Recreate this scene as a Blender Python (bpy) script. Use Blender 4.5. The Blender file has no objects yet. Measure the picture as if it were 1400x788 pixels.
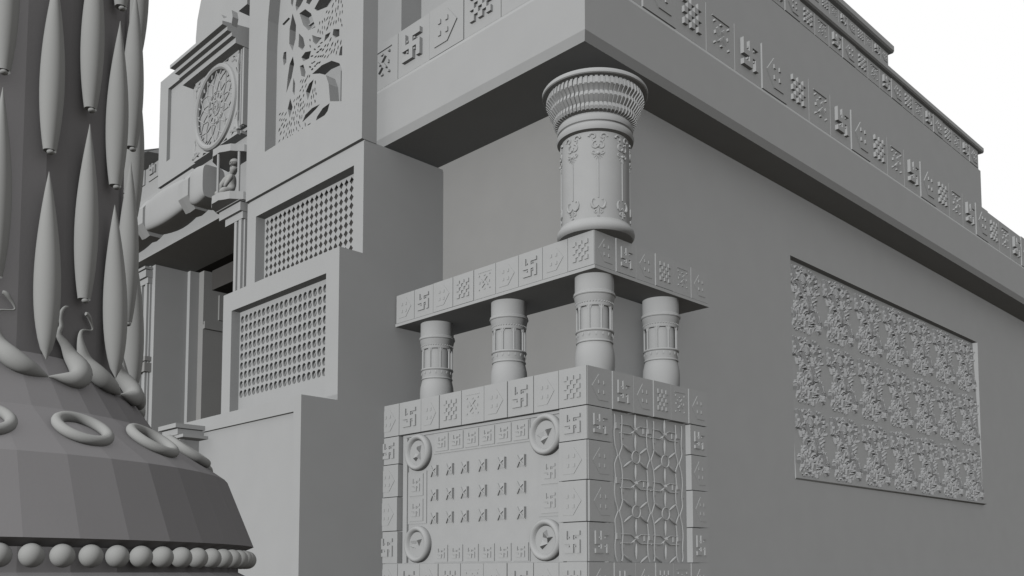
import bpy, math, random
from mathutils import Vector, Matrix
from mathutils.geometry import delaunay_2d_cdt
R = math.radians
sin, cos, pi = math.sin, math.cos, math.pi
scene = bpy.context.scene
COL = scene.collection

# ------------------------------------------------------------------ materials
def stone(name, base, noise=0.03, rough=0.85, bump=0.0, scale=3.0):
    m = bpy.data.materials.new(name); m.use_nodes = True
    nt = m.node_tree; b = nt.nodes['Principled BSDF']
    tc = nt.nodes.new('ShaderNodeTexCoord')
    n = nt.nodes.new('ShaderNodeTexNoise'); n.inputs['Scale'].default_value = scale
    n.inputs['Detail'].default_value = 6
    cr = nt.nodes.new('ShaderNodeValToRGB')
    lo = [c*(1-noise) for c in base]; hi = [c*(1+noise) for c in base]
    cr.color_ramp.elements[0].position = 0.3; cr.color_ramp.elements[1].position = 0.7
    cr.color_ramp.elements[0].color = (*lo, 1); cr.color_ramp.elements[1].color = (*hi, 1)
    nt.links.new(tc.outputs['Object'], n.inputs['Vector'])
    nt.links.new(n.outputs['Fac'], cr.inputs['Fac'])
    nt.links.new(cr.outputs['Color'], b.inputs['Base Color'])
    b.inputs['Roughness'].default_value = rough
    b.inputs['Specular IOR Level'].default_value = 0.0
    if bump:
        n2 = nt.nodes.new('ShaderNodeTexNoise'); n2.inputs['Scale'].default_value = scale*30
        n2.inputs['Detail'].default_value = 4
        bp = nt.nodes.new('ShaderNodeBump'); bp.inputs['Strength'].default_value = bump
        bp.inputs['Distance'].default_value = 0.002
        nt.links.new(tc.outputs['Object'], n2.inputs['Vector'])
        nt.links.new(n2.outputs['Fac'], bp.inputs['Height'])
        nt.links.new(bp.outputs['Normal'], b.inputs['Normal'])
    return m
A = 0.164
M_PLASTER = stone('grey_plaster', (A*.98, A*.995, A*1.0), .015, bump=.10)
M_PLASTER_SHADED = stone('shaded_grey_plaster', (A*.72, A*.72, A*.71), .02, bump=.10)  # same plaster darkened: shade under eave and in passage put into its colour
M_STONE = stone('carved_grey_stone', (A*.995, A*1.01, A*1.015), .02, bump=.12, scale=6)
M_CARVE = stone('darker_carving_stone', (A*.80, A*.81, A*.82), .03, bump=.15, scale=8)  # even grey, darker than the panel stone behind it
M_PALE = stone('pale_grey_stone', (A*.99, A*1.005, A*1.01), .02, bump=.12, scale=6)
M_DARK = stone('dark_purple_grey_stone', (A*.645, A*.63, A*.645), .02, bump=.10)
M_ORN = stone('polished_grey_ornament', (A*.92, A*.93, A*.915), .02, rough=.6)
M_SHADE = stone('painted_interior_shade', (.03, .029, .028), .05)  # near-black that paints in shade the shadowless sun leaves out
M_GROUND = stone('pale_paving', (.12, .11, .095), .1, scale=.5)

# ------------------------------------------------------------------ mesh builder
class MB:
    def __init__(s): s.v = []; s.f = []; s.sm = []
    def add(s, vs, fs, smooth=False):
        o = len(s.v); s.v += [tuple(v) for v in vs]
        s.f += [tuple(i+o for i in f) for f in fs]; s.sm += [smooth]*len(fs)
        return s
    def box(s, x0, x1, y0, y1, z0, z1, M=None):
        vs = [Vector((x, y, z)) for z in (z0, z1) for (x, y) in ((x0, y0), (x1, y0), (x1, y1), (x0, y1))]
        if M: vs = [M @ v for v in vs]
        return s.add(vs, [(0,3,2,1),(4,5,6,7),(0,1,5,4),(1,2,6,5),(2,3,7,6),(3,0,4,7)])
    def lathe(s, prof, n=48, c=(0,0,0), smooth=True, a0=0.0, caps=True, a1=None):
        """prof: list of (r, z)"""
        full = a1 is None
        span = 2*pi if full else (a1-a0)
        cnt = n if full else n+1
        vs = []
        for (r, z) in prof:
            for k in range(cnt):
                a = a0+span*k/n
                vs.append((c[0]+r*cos(a), c[1]+r*sin(a), c[2]+z))
        fs = []
        for i in range(len(prof)-1):
            for k in range(n):
                k2 = (k+1) % cnt if full else k+1
                fs.append((i*cnt+k, i*cnt+k2, (i+1)*cnt+k2, (i+1)*cnt+k))
        s.add(vs, fs, smooth)
        if caps and full:
            if prof[0][0] > 1e-4: s.add(vs[:cnt], [tuple(range(cnt))[::-1]], False)
            if prof[-1][0] > 1e-4: s.add(vs[-cnt:], [tuple(range(cnt))], False)
        return s
    def torus(s, Rr, r, M=None, n=40, m=10, c=(0,0,0), a0=0, span=2*pi, zscale=1.0):
        full = span > 6.28
        cnt = n if full else n+1
        vs = []
        for i in range(cnt):
            a = a0+span*i/n
            for j in range(m):
                b = 2*pi*j/m
                v = Vector(((Rr+r*cos(b))*cos(a), (Rr+r*cos(b))*sin(a), r*sin(b)*zscale))
                if M: v = M @ v
                vs.append(v+Vector(c))
        fs = []
        for i in range(n):
            i2 = (i+1) % cnt if full else i+1
            for j in range(m):
                j2 = (j+1) % m
                fs.append((i*m+j, i2*m+j, i2*m+j2, i*m+j2))
        return s.add(vs, fs, True)
    def sphere(s, r, c=(0,0,0), M=None, n=16, m=10, sc=(1,1,1)):
        vs = []; fs = []
        for i in range(m+1):
            t = pi*i/m
            for k in range(n):
                a = 2*pi*k/n
                v = Vector((r*sc[0]*sin(t)*cos(a), r*sc[1]*sin(t)*sin(a), r*sc[2]*cos(t)))
                if M: v = M @ v
                vs.append(v+Vector(c))
        for i in range(m):
            for k in range(n):
                k2 = (k+1) % n
                fs.append((i*n+k, (i+1)*n+k, (i+1)*n+k2, i*n+k2))
        return s.add(vs, fs, True)
    def tube(s, pts, rad, n=8, flat=1.0, nrm=None, caps=True):
        """round bar along pts with radius list; nrm + flat squash it along nrm"""
        P = [Vector(p) for p in pts]
        if not isinstance(rad, (list, tuple)): rad = [rad]*len(P)
        vs = []; fs = []
        up = None
        for i, p in enumerate(P):
            t = (P[min(i+1, len(P)-1)]-P[max(i-1, 0)]).normalized()
            if nrm is not None:
                nn = Vector(nrm[i] if isinstance(nrm, list) else nrm)
                a = t.cross(nn)
                if a.length < 1e-6: a = t.orthogonal()
                a.normalize(); b = a.cross(t).normalized()
            else:
                if up is None: up = t.orthogonal().normalized()
                up = (up-t*up.dot(t))
                up = up.normalized() if up.length > 1e-6 else t.orthogonal().normalized()
                a = up; b = t.cross(a)
            for k in range(n):
                w = 2*pi*k/n
                vs.append(p+a*rad[i]*cos(w)+b*rad[i]*flat*sin(w))
        for i in range(len(P)-1):
            for k in range(n):
                k2 = (k+1) % n
                fs.append((i*n+k, i*n+k2, (i+1)*n+k2, (i+1)*n+k))
        if caps:
            fs.append(tuple(range(n))[::-1]); fs.append(tuple((len(P)-1)*n+k for k in range(n)))
        return s.add(vs, fs, True)
    def prism(s, poly, y0, y1, M=None):
        """poly in local (x,z), extruded from y0 (front) to y1 (back)"""
        area = sum(poly[i][0]*poly[(i+1) % len(poly)][1]-poly[(i+1) % len(poly)][0]*poly[i][1] for i in range(len(poly)))
        if area < 0: poly = poly[::-1]
        n = len(poly)
        vs = [Vector((p[0], y0, p[1])) for p in poly]+[Vector((p[0], y1, p[1])) for p in poly]
        if M: vs = [M @ v for v in vs]
        fs = [tuple(range(n)), tuple(range(2*n-1, n-1, -1))]
        for i in range(n):
            j = (i+1) % n
            fs.append((i, i+n, j+n, j))
        return s.add(vs, fs)
    def plate(s, outline, holes, y0, y1, M=None, back=True):
        """pierced slab in local (x,z); front at y0, back at y1"""
        pts = []; edges = []
        for lp in [outline]+holes:
            o = len(pts); n = len(lp)
            pts += [Vector(p) for p in lp]; edges += [(o+i, o+(i+1) % n) for i in range(n)]
        V, E_, F, _, _, _ = delaunay_2d_cdt(pts, edges, [], 0, 1e-6)
        def inside(p, lp):
            c = False; n = len(lp)
            for i in range(n):
                x1, y1_ = lp[i]; x2, y2_ = lp[(i+1) % n]
                if (y1_ > p[1]) != (y2_ > p[1]) and p[0] < (x2-x1)*(p[1]-y1_)/(y2_-y1_)+x1: c = not c
            return c
        bb = [(min(q[0] for q in h), max(q[0] for q in h), min(q[1] for q in h), max(q[1] for q in h), h) for h in holes]
        keep = []
        for f in F:
            c = (V[f[0]]+V[f[1]]+V[f[2]])/3
            if not inside(c, outline): continue
            if any(b[0] <= c[0] <= b[1] and b[2] <= c[1] <= b[3] and inside(c, b[4]) for b in bb): continue
            a = (V[f[1]]-V[f[0]]).cross(V[f[2]]-V[f[0]])
            keep.append(tuple(f) if a > 0 else tuple(f)[::-1])
        vf = [Vector((v[0], y0, v[1])) for v in V]; vb = [Vector((v[0], y1, v[1])) for v in V]
        if M: vf = [M @ v for v in vf]; vb = [M @ v for v in vb]
        s.add(vf, keep)
        if back: s.add(vb, [k[::-1] for k in keep])
        for li, lp in enumerate([outline]+holes):
            n = len(lp)
            ar = sum(lp[i][0]*lp[(i+1) % n][1]-lp[(i+1) % n][0]*lp[i][1] for i in range(n))
            q = lp if (ar > 0) == (li == 0) else lp[::-1]
            vs = [Vector((p[0], y0, p[1])) for p in q]+[Vector((p[0], y1, p[1])) for p in q]
            if M: vs = [M @ v for v in vs]
            s.add(vs, [(i, i+n, (i+1) % n+n, (i+1) % n) for i in range(n)])
        return s
    def corner(s, prof, xe, ye, x0=0.0, y0=0.0):
        """moulding that turns the building's corner: prof of (inset, z), one arm to y=ye, one to x=xe"""
        n = len(prof)
        vs = [(x0+d, ye, z) for d, z in prof]+[(x0+d, y0+d, z) for d, z in prof]+[(xe, y0+d, z) for d, z in prof]
        fs = []
        for a in (0, 1):
            for i in range(n):
                j = (i+1) % n
                fs.append((a*n+i, a*n+j, (a+1)*n+j, (a+1)*n+i))
        fs.append(tuple(range(n))[::-1]); fs.append(tuple(2*n+i for i in range(n)))
        return s.add(vs, fs)
    def mesh(s, name, sharp=35):
        me = bpy.data.meshes.new(name)
        me.from_pydata(s.v, [], s.f); me.update()
        me.polygons.foreach_set('use_smooth', s.sm)
        if any(s.sm): me.set_sharp_from_angle(angle=R(sharp))
        return me
    def build(s, name, mat, parent=None, sharp=35):
        me = s.mesh(name, sharp); me.materials.append(mat)
        return place(name, me, parent)

def place(name, me, parent=None, M=None):
    o = bpy.data.objects.new(name, me); COL.objects.link(o)
    if parent is not None:
        o.parent = parent
        o.matrix_parent_inverse = Matrix.Identity(4)
        base = world_of(parent).inverted()
        o.matrix_local = base @ (M if M is not None else Matrix.Identity(4))
    elif M is not None:
        o.matrix_local = M
    return o
def world_of(o):
    m = o.matrix_basis.copy()
    while o.parent: o = o.parent; m = o.matrix_basis @ m
    return m
def thing(name, label, cat, loc=(0,0,0), group=None):
    o = bpy.data.objects.new(name, None); COL.objects.link(o)
    o.location = loc; o.empty_display_size = .1
    o['label'] = label; o['category'] = cat; o['kind'] = 'thing'
    if group: o['group'] = group
    return o
def T(x, y, z): return Matrix.Translation((x, y, z))
FX = Matrix.Rotation(-pi/2, 4, 'Z')      # local front (-Y) turned to face -X

# ------------------------------------------------------------------ relief tiles
def rect(u0, u1, v0, v1): return [(u0, v0), (u1, v0), (u1, v1), (u0, v1)]
def fret_shapes(w, h, k=.56, dots=True):
    cu, cv = w*k/5, h*k/5; u0, v0 = -w*k/2, -h*k/2
    def c(c0, c1, r0, r1): # columns, rows (rows from the top)
        return rect(u0+c0*cu, u0+c1*cu, v0+(5-r1)*cv, v0+(5-r0)*cv)
    out = [c(0,1,0,2), c(2,3,0,2), c(3,5,0,1), c(0,5,2,3), c(2,3,3,5), c(4,5,3,5), c(0,2,4,5)]
    if dots:
        for (a, b) in ((1, 1), (3, 1), (1, 3), (3, 3)):
            out.append(rect(u0+(a+.33)*cu, u0+(a+.67)*cu, v0+(5-b-.67)*cv, v0+(5-b-.33)*cv))
    return out
def tile(kind, w, h, depth, flip=False, proud=0.0, back=0.03):
    """front plane of the slab at local y = -proud, centre at origin"""
    mb = MB(); p = -proud
    g = .0045
    mb.box(-w/2+g, w/2-g, p, back, -h/2+g, h/2-g)
    s = -1 if flip else 1
    if kind == 'fret':
        for q in fret_shapes(w, h): mb.prism(q, p-depth, p+.002)
    elif kind == 'check':
        n = 5; k = .56; cu, cv = w*k/n, h*k/n
        for i in range(n):
            for j in range(n):
                if (i+j) % 2 == 0:
                    mb.prism(rect(-w*k/2+i*cu-.002, -w*k/2+(i+1)*cu+.002, -h*k/2+j*cv-.002, -h*k/2+(j+1)*cv+.002), p-depth*.75, p+.002)
    elif kind == 'arrow':
        k = .33; d = min(depth*.36, .013)
        poly = [(-w*k*s, -h*k), (w*.05*s, -h*k), (w*k*s, 0), (w*.05*s, h*k), (-w*k*s, h*k)]
        mb.prism(poly, p-d, p+.002)
        for a in (-.15, .06):
            for b in (-.12, .12):
                mb.prism(rect((a*s-.035)*w, (a*s+.035)*w, (b-.045)*h, (b+.045)*h), p-d*2.2, p-d+.001)
    elif kind == 'star':
        d = depth*.7
        mb.box(-w*.30, w*.30, p-d*.5, p+.002, h*.31, h*.328)
        for a in (0, 90, 180, 270):
            M = Matrix.Rotation(R(a), 4, 'Y')
            q = min(w, h)
            mb.prism([(q*.04, -q*.01), (q*.15, -q*.13), (q*.17, -q*.10), (q*.07, q*.02)], p-d, p+.002, M)
            mb.prism(rect(q*.20, q*.235, -q*.035, q*.035), p-d*.8, p+.002, M)
        for (a, b) in ((-1, -1), (1, -1), (-1, 1), (1, 1)):
            mb.prism(rect(a*w*.24-w*.02, a*w*.24+w*.02, b*h*.22-h*.02, b*h*.22+h*.02), p-d, p+.002)
    return mb
_tc = {}
def tile_mesh(kind, w, h, depth, mat, flip=False, proud=0.0, back=.03):
    key = (kind, round(w, 3), round(h, 3), depth, mat.name, flip, proud, back)
    if key not in _tc:
        me = tile(kind, w, h, depth, flip, proud, back).mesh('tile_'+kind); me.materials.append(mat); _tc[key] = me
    return _tc[key]
def put_tile(name, kind, w, h, depth, mat, parent, face, a, z, plane, proud=0.0, back=.03):
    """face 'x': tile on an x=plane wall centred at y=a; face 'y': on a y=plane wall centred at x=a"""
    me = tile_mesh(kind, w, h, depth, mat, face == 'y' and kind == 'arrow', proud, back)
    M = (T(plane, a, z) @ FX) if face == 'x' else T(a, plane, z)
    return place(name, me, parent, M)

# ================================================================== ground
g = MB(); g.add([(-400,-400,0),(400,-400,0),(400,400,0),(-400,400,0)], [(0,1,2,3)])
go = g.build('ground', M_GROUND); go['kind'] = 'structure'

# ================================================================== main palace building
XE, YE = 17.0, 5.3
pal = thing('palace_building', 'huge plain grey palace with stepped storeys and friezes of carved square tiles', 'building', (.81, .42, 0))
w = MB()
w.box(1.01, XE, .62, YE, 0, 6.95)
w.plate([(.81, 0), (XE, 0), (XE, 6.95), (.81, 6.95)], [[(4.30, 2.75), (10.56, 2.75), (10.56, 5.475), (4.30, 5.475)]], .42, .625)
w.build('wall', M_PLASTER, pal)
w = MB(); w.box(.81, 1.02, .421, YE, 0, 6.95); w.build('shaded_side_wall', M_PLASTER_SHADED, pal)
w = MB(); w.box(.80, XE, .385, .42, 0, 1.665); w.build('plinth', M_PLASTER, pal)
w = MB()
w.corner([(.03, 6.29), (0, 6.375), (0, 6.915), (.035, 6.975), (1.15, 6.975), (1.15, 6.29)], XE, YE)
w.build('cornice', M_PLASTER, pal)
w = MB(); w.corner([(.06, 6.97), (.06, 7.50), (1.3, 7.50), (1.3, 6.97)], XE, YE)
w.box(.9, XE-.02, .9, YE-.02, 7.0, 7.49); w.build('frieze_band', M_PLASTER, pal)
KINDS4 = ['star', 'fret', 'arrow', 'check']
PW = .5412; ZC = 7.235; TH = .53
# left arm: towards the corner star, fret, arrow, check; starting with the tile nearest the corner
order_left = ['check', 'arrow', 'fret', 'star']
for i in range(9):
    k = ['fret', 'arrow', 'check', 'star'][0]
    yc = 2.45+PW*(i-4)
    if yc < .2: continue
    kind = KINDS4[(1-(i-4)) % 4]
    put_tile('frieze_tile', kind, PW, TH, .042, M_PLASTER, pal, 'x', yc, ZC, .045, .018 if kind == 'arrow' else .012)
for i in range(31):
    xc = .595+PW*i
    if xc > XE-.3: break
    kind = KINDS4[(1+(i-4)) % 4]
    put_tile('frieze_tile', kind, PW, TH, .042, M_PLASTER, pal, 'y', xc, ZC, .045, .027 if kind == 'arrow' else .012)
w = MB(); w.box(.02, .32, .02, .32, 6.972, 7.498); w.build('corner_block', M_PLASTER, pal)
# second storey
w = MB()
w.box(.6, 11.45, .6, YE, 7.49, 9.12)
w.box(.58, 11.49, .58, YE-.01, 7.5, 8.79)
w.build('upper_wall', M_PLASTER, pal)
w = MB(); w.corner([(-.06, 9.115), (-.075, 9.14), (-.075, 9.20), (.04, 9.235), (.04, 9.30), (.12, 9.33), (.12, 9.42), (.9, 9.42), (.9, 9.115)], 11.53, YE, .6, .6)
w.box(1.2, 11.4, 1.2, YE-.01, 9.12, 9.415)
w.build('upper_cornice', M_PLASTER, pal)
P2 = .3985
for i in range(27):
    xc = 5.993+P2*(i-13)
    if xc > 11.3: break
    kind = KINDS4[(1+(i-13)) % 4]
    put_tile('upper_frieze_tile', kind, P2, .31, .035, M_PLASTER, pal, 'y', xc, 8.957, .597, .02 if kind == 'arrow' else .012)
# third storey
w = MB()
w.box(1.2, 9.11, 1.2, YE, 9.415, 10.29)
w.box(1.17, 9.16, 1.17, YE-.01, 9.416, 10.04)
w.build('top_wall', M_PLASTER, pal)
w = MB(); w.corner([(-.07, 10.29), (-.09, 10.32), (-.09, 10.40), (0, 10.44), (.9, 10.44), (.9, 10.29)], 9.2, YE, 1.2, 1.2)
w.box(1.9, 9.1, 1.9, YE-.01, 10.30, 10.436)
w.build('top_cornice', M_PLASTER, pal)
P3 = .2965
for i in range(27):
    xc = 7.499+P3*(i-21)
    if xc > 9.0: break
    kind = KINDS4[(1+(i-21)) % 4]
    put_tile('top_frieze_tile', kind, P3, .22, .028, M_PLASTER, pal, 'y', xc, 10.17, 1.197, .012)

# carved relief set in the long wall
X0, X1, Z0, Z1 = 4.30, 10.56, 2.75, 5.475
rp = MB()
rp.add([(X0+.004, .408, Z0-.0), (X1-.004, .408, Z0-.0), (X1-.004, .50, Z1-.004), (X0+.004, .50, Z1-.004),
        (X0+.004, .60, Z0-.0), (X1-.004, .60, Z0-.0), (X1-.004, .60, Z1-.004), (X0+.004, .60, Z1-.004)],
       [(0,1,2,3), (7,6,5,4), (4,5,1,0), (1,5,6,2), (4,0,3,7), (3,2,6,7)])
rp.add([(X0,.418,Z0-.03),(X1,.418,Z0-.03),(X1,.36,Z0-.012),(X0,.405,Z0-.012),(X0,.418,Z0),(X1,.418,Z0),(X1,.36,Z0),(X0,.405,Z0)],[(0,3,2,1),(3,7,6,2),(7,4,5,6),(0,4,7,3),(1,2,6,5)])
panel = rp.build('relief_panel', M_STONE, pal)
rnd = random.Random(7)
def relief_mesh(w, h):
    mb = MB()
    def inside(u, v):   # waisted silhouette
        a = abs(v)/(h/2)
        lim = .395+.07*cos(2*pi*(a-.55))
        return abs(u) < w*lim and a < .95
    def blade(u, v, l, b, d, a, lean):
        M = T(u, 0, v) @ Matrix.Rotation(a, 4, 'Y')
        mb.add([M @ Vector(p) for p in ((0,.01,-l),(-b,.01,0),(lean[0]*b,-d,lean[1]*l),(b,.01,0),(0,.01,l))],
               [(0,2,1),(0,3,2),(1,2,4),(2,3,4)])
    # pairs of long straight bars running down to the right
    for (u, v) in ((-.40, .34), (-.20, .17), (.06, -.02), (.26, -.22)):
        for du in (0, .075):
            M = T((u+du)*w, 0, (v+.02)*h) @ Matrix.Rotation(R(-32), 4, 'Y')
            mb.box(-.013, .013, -.035, .01, -h*.105, h*.105, M)
    n = 0
    while n < 12:
        u, v = rnd.uniform(-.4, .4)*w, rnd.uniform(-.42, .42)*h
        if not inside(u, v): continue
        n += 1
        r = rnd.uniform(.035, .06)
        mb.sphere(r, (u, 0, v), Matrix.Rotation(rnd.uniform(-.6, .6), 3, 'Y'), 10, 6, (.8, .6, 1.4))
    n = 0
    while n < 300:
        u, v = rnd.uniform(-.47, .47)*w, rnd.uniform(-.48, .48)*h
        if not inside(u, v): continue
        n += 1
        blade(u, v, rnd.uniform(.025, .062), rnd.uniform(.014, .030), rnd.uniform(.015, .045), R(rnd.choice((-32, 25, 0, 60))+rnd.uniform(-15, 15)), (rnd.uniform(-.9, .4), rnd.uniform(-.1, .8)))
    n = 0
    while n < 75:
        u, v = rnd.uniform(-.46, .46)*w, rnd.uniform(-.46, .46)*h
        if not inside(u, v): continue
        n += 1
        a = rnd.uniform(0, 2*pi); q = rnd.uniform(.016, .034)
        M = T(u, 0, v) @ Matrix.Rotation(a, 4, 'Y')
        mb.prism([(-q, -q*.6), (q, -q*.5), (q*rnd.uniform(-.5, .8), q*.9)], -rnd.uniform(.03, .055), .01, M)
    for i in range(5):
        for s in (-1, 1):
            mb.sphere(.014, (rnd.uniform(-.4,.4)*w, -.005, s*h*.47), None, 6, 4)
    return mb
TWr = (X1-X0)/7; THr = (Z1-Z0)/3
rme = relief_mesh(TWr*.94, THr*.96).mesh('relief_carving'); rme.materials.append(M_CARVE)
tilt = math.atan2(.092, Z1-Z0)
for i in range(7):
    for j in range(3):
        zc = Z0+(j+.5)*THr-.015
        yc = .408+.092*(zc-Z0)/(Z1-Z0)
        place('carved_tile', rme, panel, T(X0+(i+.5)*TWr, yc, zc) @ Matrix.Rotation(-tilt, 4, 'X') @ Matrix.Diagonal((1, 1, 1, 1)))

# ================================================================== stepped buttress with lattice windows
but = thing('stepped_buttress', 'tall pale stepped buttress with pierced stone windows left of the tiled pedestal', 'buttress', (-.6, 4.1, 0))
def stage(name, xf, y0, y1, z0, z1, hole, xb, deep=None):
    """front slab at x=xf pierced by a window, hollow behind"""
    mb = MB()
    # local x = -y
    M = T(0, 0, 0) @ FX
    ol = [(-y1, z0), (-y0, z0), (-y0, z1), (-y1, z1)]
    mb.plate(ol, [[(-b, c) for b, c in hole]] if hole else [], xf, xb, M)
    return mb
# FX maps local (x,y)->(y,-x): local y=xf -> world x=xf ; local x=-Y -> world y=Y
s1 = MB(); s1.box(-.985, .0, 2.86, 5.42, 0, 3.371)
s1.build('bottom_stage', M_PLASTER, but)
# groove panel of the bottom stage: proud frame strip on top of a slightly set back field
s1 = MB(); s1.box(-1.028, -.985, 2.86, 5.42, 3.215, 3.371); s1.box(-1.028, -.985, 2.86, 3.0, 0, 3.2149)
s1.build('frame_strip', M_PLASTER, but)
def frame_stage(name, xf, xb, z0, z1, yo0, yo1, zo0, zo1, mat=M_PLASTER):
    mb = stage(name, xf, 2.86, 5.33, z0, z1, [(yo0, zo0), (yo1, zo0), (yo1, zo1), (yo0, zo1)], xf+.30)
    mb.box(xf+.30, .85, 2.861, 5.329, z0, z1-.01)          # body behind, leaves the reveal hollow
    return mb.build(name, mat, but)
# middle stage, round-holed screen
mb = stage('', -.60, 2.86, 5.34, 3.371, 4.985, [(3.10, 3.44), (5.13, 3.44), (5.13, 4.755), (3.10, 4.755)], -.30)
mb.box(-.30, .85, 2.86, 5.339, 3.3711, 4.985); mb.box(-.6, -.3, 2.862, 5.3, 3.372, 3.43)
mb.build('middle_stage', M_PLASTER, but)
mb = stage('', -.306, 2.86, 5.33, 4.9851, 6.215, [(3.04, 5.02), (5.12, 5.02), (5.12, 6.0), (3.04, 6.0)], .30)
mb.box(.30, .85, 2.86, 5.329, 4.9851, 6.215)
mb.build('upper_stage', M_PLASTER, but)
def ngon(cx, cz, rx, rz, n, a0=0): return [(cx+rx*cos(a0+2*pi*k/n), cz+rz*sin(a0+2*pi*k/n)) for k in range(n)]
sc = MB()
holes = []
for i in range(19):
    for j in range(9):
        y = 3.288+.0990*i; z = 4.655-.114*j
        holes.append(ngon(-y, z, .040, .047, 14))
sc.plate([(-5.13, 3.44), (-3.10, 3.44), (-3.10, 4.755), (-5.13, 4.755)], holes, -.486, -.44, FX)
sc.box(-.4395, -.42, 3.10, 5.13, 3.44, 4.755)
for i in range(19):
    for j in range(9):
        sc.sphere(.036, (-.462, 3.288+.0990*i, 4.655-.114*j), Matrix.Rotation(R(28), 3, 'X'), 10, 6, (.55, .32, 1.25))
sc.build('round_lattice_screen', M_PLASTER, but)
sc = MB(); holes = []
for i in range(19):
    for j in range(10):
        y = 3.262+.0997*i; z = 5.935-.0965*j
        if z > 5.05: holes.append(ngon(-y, z, .041, .044, 4))
sc.plate([(-5.12, 5.02), (-3.04, 5.02), (-3.04, 6.0), (-5.12, 6.0)], holes, -.18, -.170, FX)
dls = sc.build('diamond_lattice_screen', M_PLASTER, but)
sc = MB(); sc.box(-.10, -.08, 3.05, 5.11, 5.03, 5.99); sc.build('shade_backing', M_SHADE, dls)  # added sheet, its dark colour standing in for shade behind the holes
# top slab with pierced arch
arch = [(4.885, 6.742), (3.25, 6.742), (3.25, 9.0)]
for k in range(0, 9):
    a = R(90*k/8)
    arch.append((3.25+1.635*.5+(-cos(a))*.8175, 9.0+.9*sin(a)))
for k in range(1, 9):
    a = R(90-90*k/8)
    arch.append((3.25+1.635*.5+cos(a)*.8175, 8.05+1.85*sin(a)))
ol = [(-5.33, 6.235), (-2.86, 6.235), (-2.86, 10.4), (-5.33, 10.4)]
mb = MB()
mb.plate(ol, [[(-b, c) for b, c in arch]], -.335, -.14, FX)
mb.box(-.14, .3, 4.95, 5.33, 6.24, 10.39); mb.box(.29, .6, 3.0, 5.32, 6.9, 10.38)
mb.box(-.29, .85, 2.87, 5.32, 6.214, 6.24)
mb.build('arched_top_slab', M_PLASTER, but)
HOLES = [
[(4.54,8.42),(4.455,8.234),(4.463,8.065),(4.525,7.938),(4.605,8.062),(4.602,8.247)],
[(4.514,7.864),(4.484,7.754),(4.537,7.603),(4.652,7.454),(4.627,7.637),(4.587,7.795)],
[(4.384,8.352),(4.255,8.349),(4.125,8.238),(4.027,8.027),(4.174,8.049),(4.293,8.165)],
[(4.386,8.102),(4.288,8.004),(4.25,7.892),(4.305,7.858),(4.394,7.938),(4.388,8.034)],
[(4.112,7.77),(4.152,7.694),(4.279,7.709),(4.324,7.776),(4.239,7.807)],
[(4.356,7.679),(4.278,7.668),(4.224,7.554),(4.239,7.5),(4.317,7.542)],
[(4.777,8.385),(4.629,8.408),(4.592,8.375),(4.74,8.351)],
[(4.729,8.001),(4.67,7.989),(4.665,7.85),(4.723,7.829),(4.749,7.934)],
[(4.492,7.585),(4.455,7.498),(4.463,7.354),(4.509,7.42),(4.503,7.516)],
[(4.56,7.353),(4.503,7.222),(4.566,7.11),(4.614,7.238)],
[(4.047,7.395),(4.098,7.291),(4.167,7.185),(4.212,7.309),(4.143,7.379)],
[(4.083,7.475),(3.878,7.502),(3.676,7.476),(3.518,7.383),(3.457,7.279),(3.449,6.91),(3.697,7.0),(3.73,7.222),(3.793,7.351),(3.916,7.416)],
[(3.906,7.042),(3.987,7.012),(4.111,6.985),(4.279,6.954),(4.217,7.023),(4.071,7.054)],
[(3.704,6.98),(3.742,6.901),(3.841,6.855),(4.003,6.834),(3.964,6.91),(3.844,6.972)],
[(4.096,6.885),(4.128,6.837),(4.19,6.835),(4.158,6.883)],
[(4.096,7.96),(3.99,7.892),(3.886,7.837),(4.008,7.804),(4.072,7.866)],
[(3.705,7.831),(3.744,7.789),(3.836,7.768),(3.813,7.842)],
[(3.646,7.841),(3.527,7.791),(3.525,7.709),(3.603,7.719),(3.664,7.779)],
[(3.453,7.575),(3.45,7.448),(3.528,7.479),(3.502,7.561)],
[(3.662,8.3),(3.662,8.195),(3.773,8.167),(3.999,8.212),(4.054,8.267),(3.96,8.329),(3.80,8.40)],
[(4.302,8.6),(4.302,8.482),(4.365,8.442),(4.452,8.411),(4.476,8.491),(4.434,8.62)],
[(4.523,8.7),(4.523,8.581),(4.543,8.508),(4.58,8.562),(4.582,8.70)],
[(4.108,8.46),(4.108,8.395),(4.17,8.367),(4.236,8.421),(4.215,8.48)],
]
def centre(h): return (sum(q[0] for q in h)/len(h), sum(q[1] for q in h)/len(h))
rnd = random.Random(3)
slits = []
def rad(h):
    c = centre(h); return max(math.hypot(q[0]-c[0], q[1]-c[1]) for q in h)
def pin(p, lp):
    c = False; n = len(lp)
    for i in range(n):
        x1, y1 = lp[i]; x2, y2 = lp[(i+1) % n]
        if (y1 > p[1]) != (y2 > p[1]) and p[0] < (x2-x1)*(p[1]-y1)/(y2-y1)+x1: c = not c
    return c
def near(p, lp, d):
    if pin(p, lp): return True
    n = len(lp)
    for i in range(n):
        a = Vector(lp[i]); b = Vector(lp[(i+1) % n]); q = Vector(p)
        t = max(0, min(1, (q-a).dot(b-a)/max((b-a).length_squared, 1e-9)))
        if ((a+(b-a)*t)-q).length < d: return True
    return False
regions = [(3.47,3.80,7.80,8.40,60,70), (3.80,3.98,7.85,8.05,14,60), (3.49,4.14,7.52,7.93,75,95), (3.99,4.34,7.11,7.53,42,70),
           (4.30,4.80,6.79,7.24,60,50), (4.15,4.51,6.98,7.3,36,80), (4.15,4.5,6.80,7.05,26,60), (3.5,4.2,8.45,8.9,40,60), (4.3,4.8,8.8,9.3,40,60)]
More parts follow.
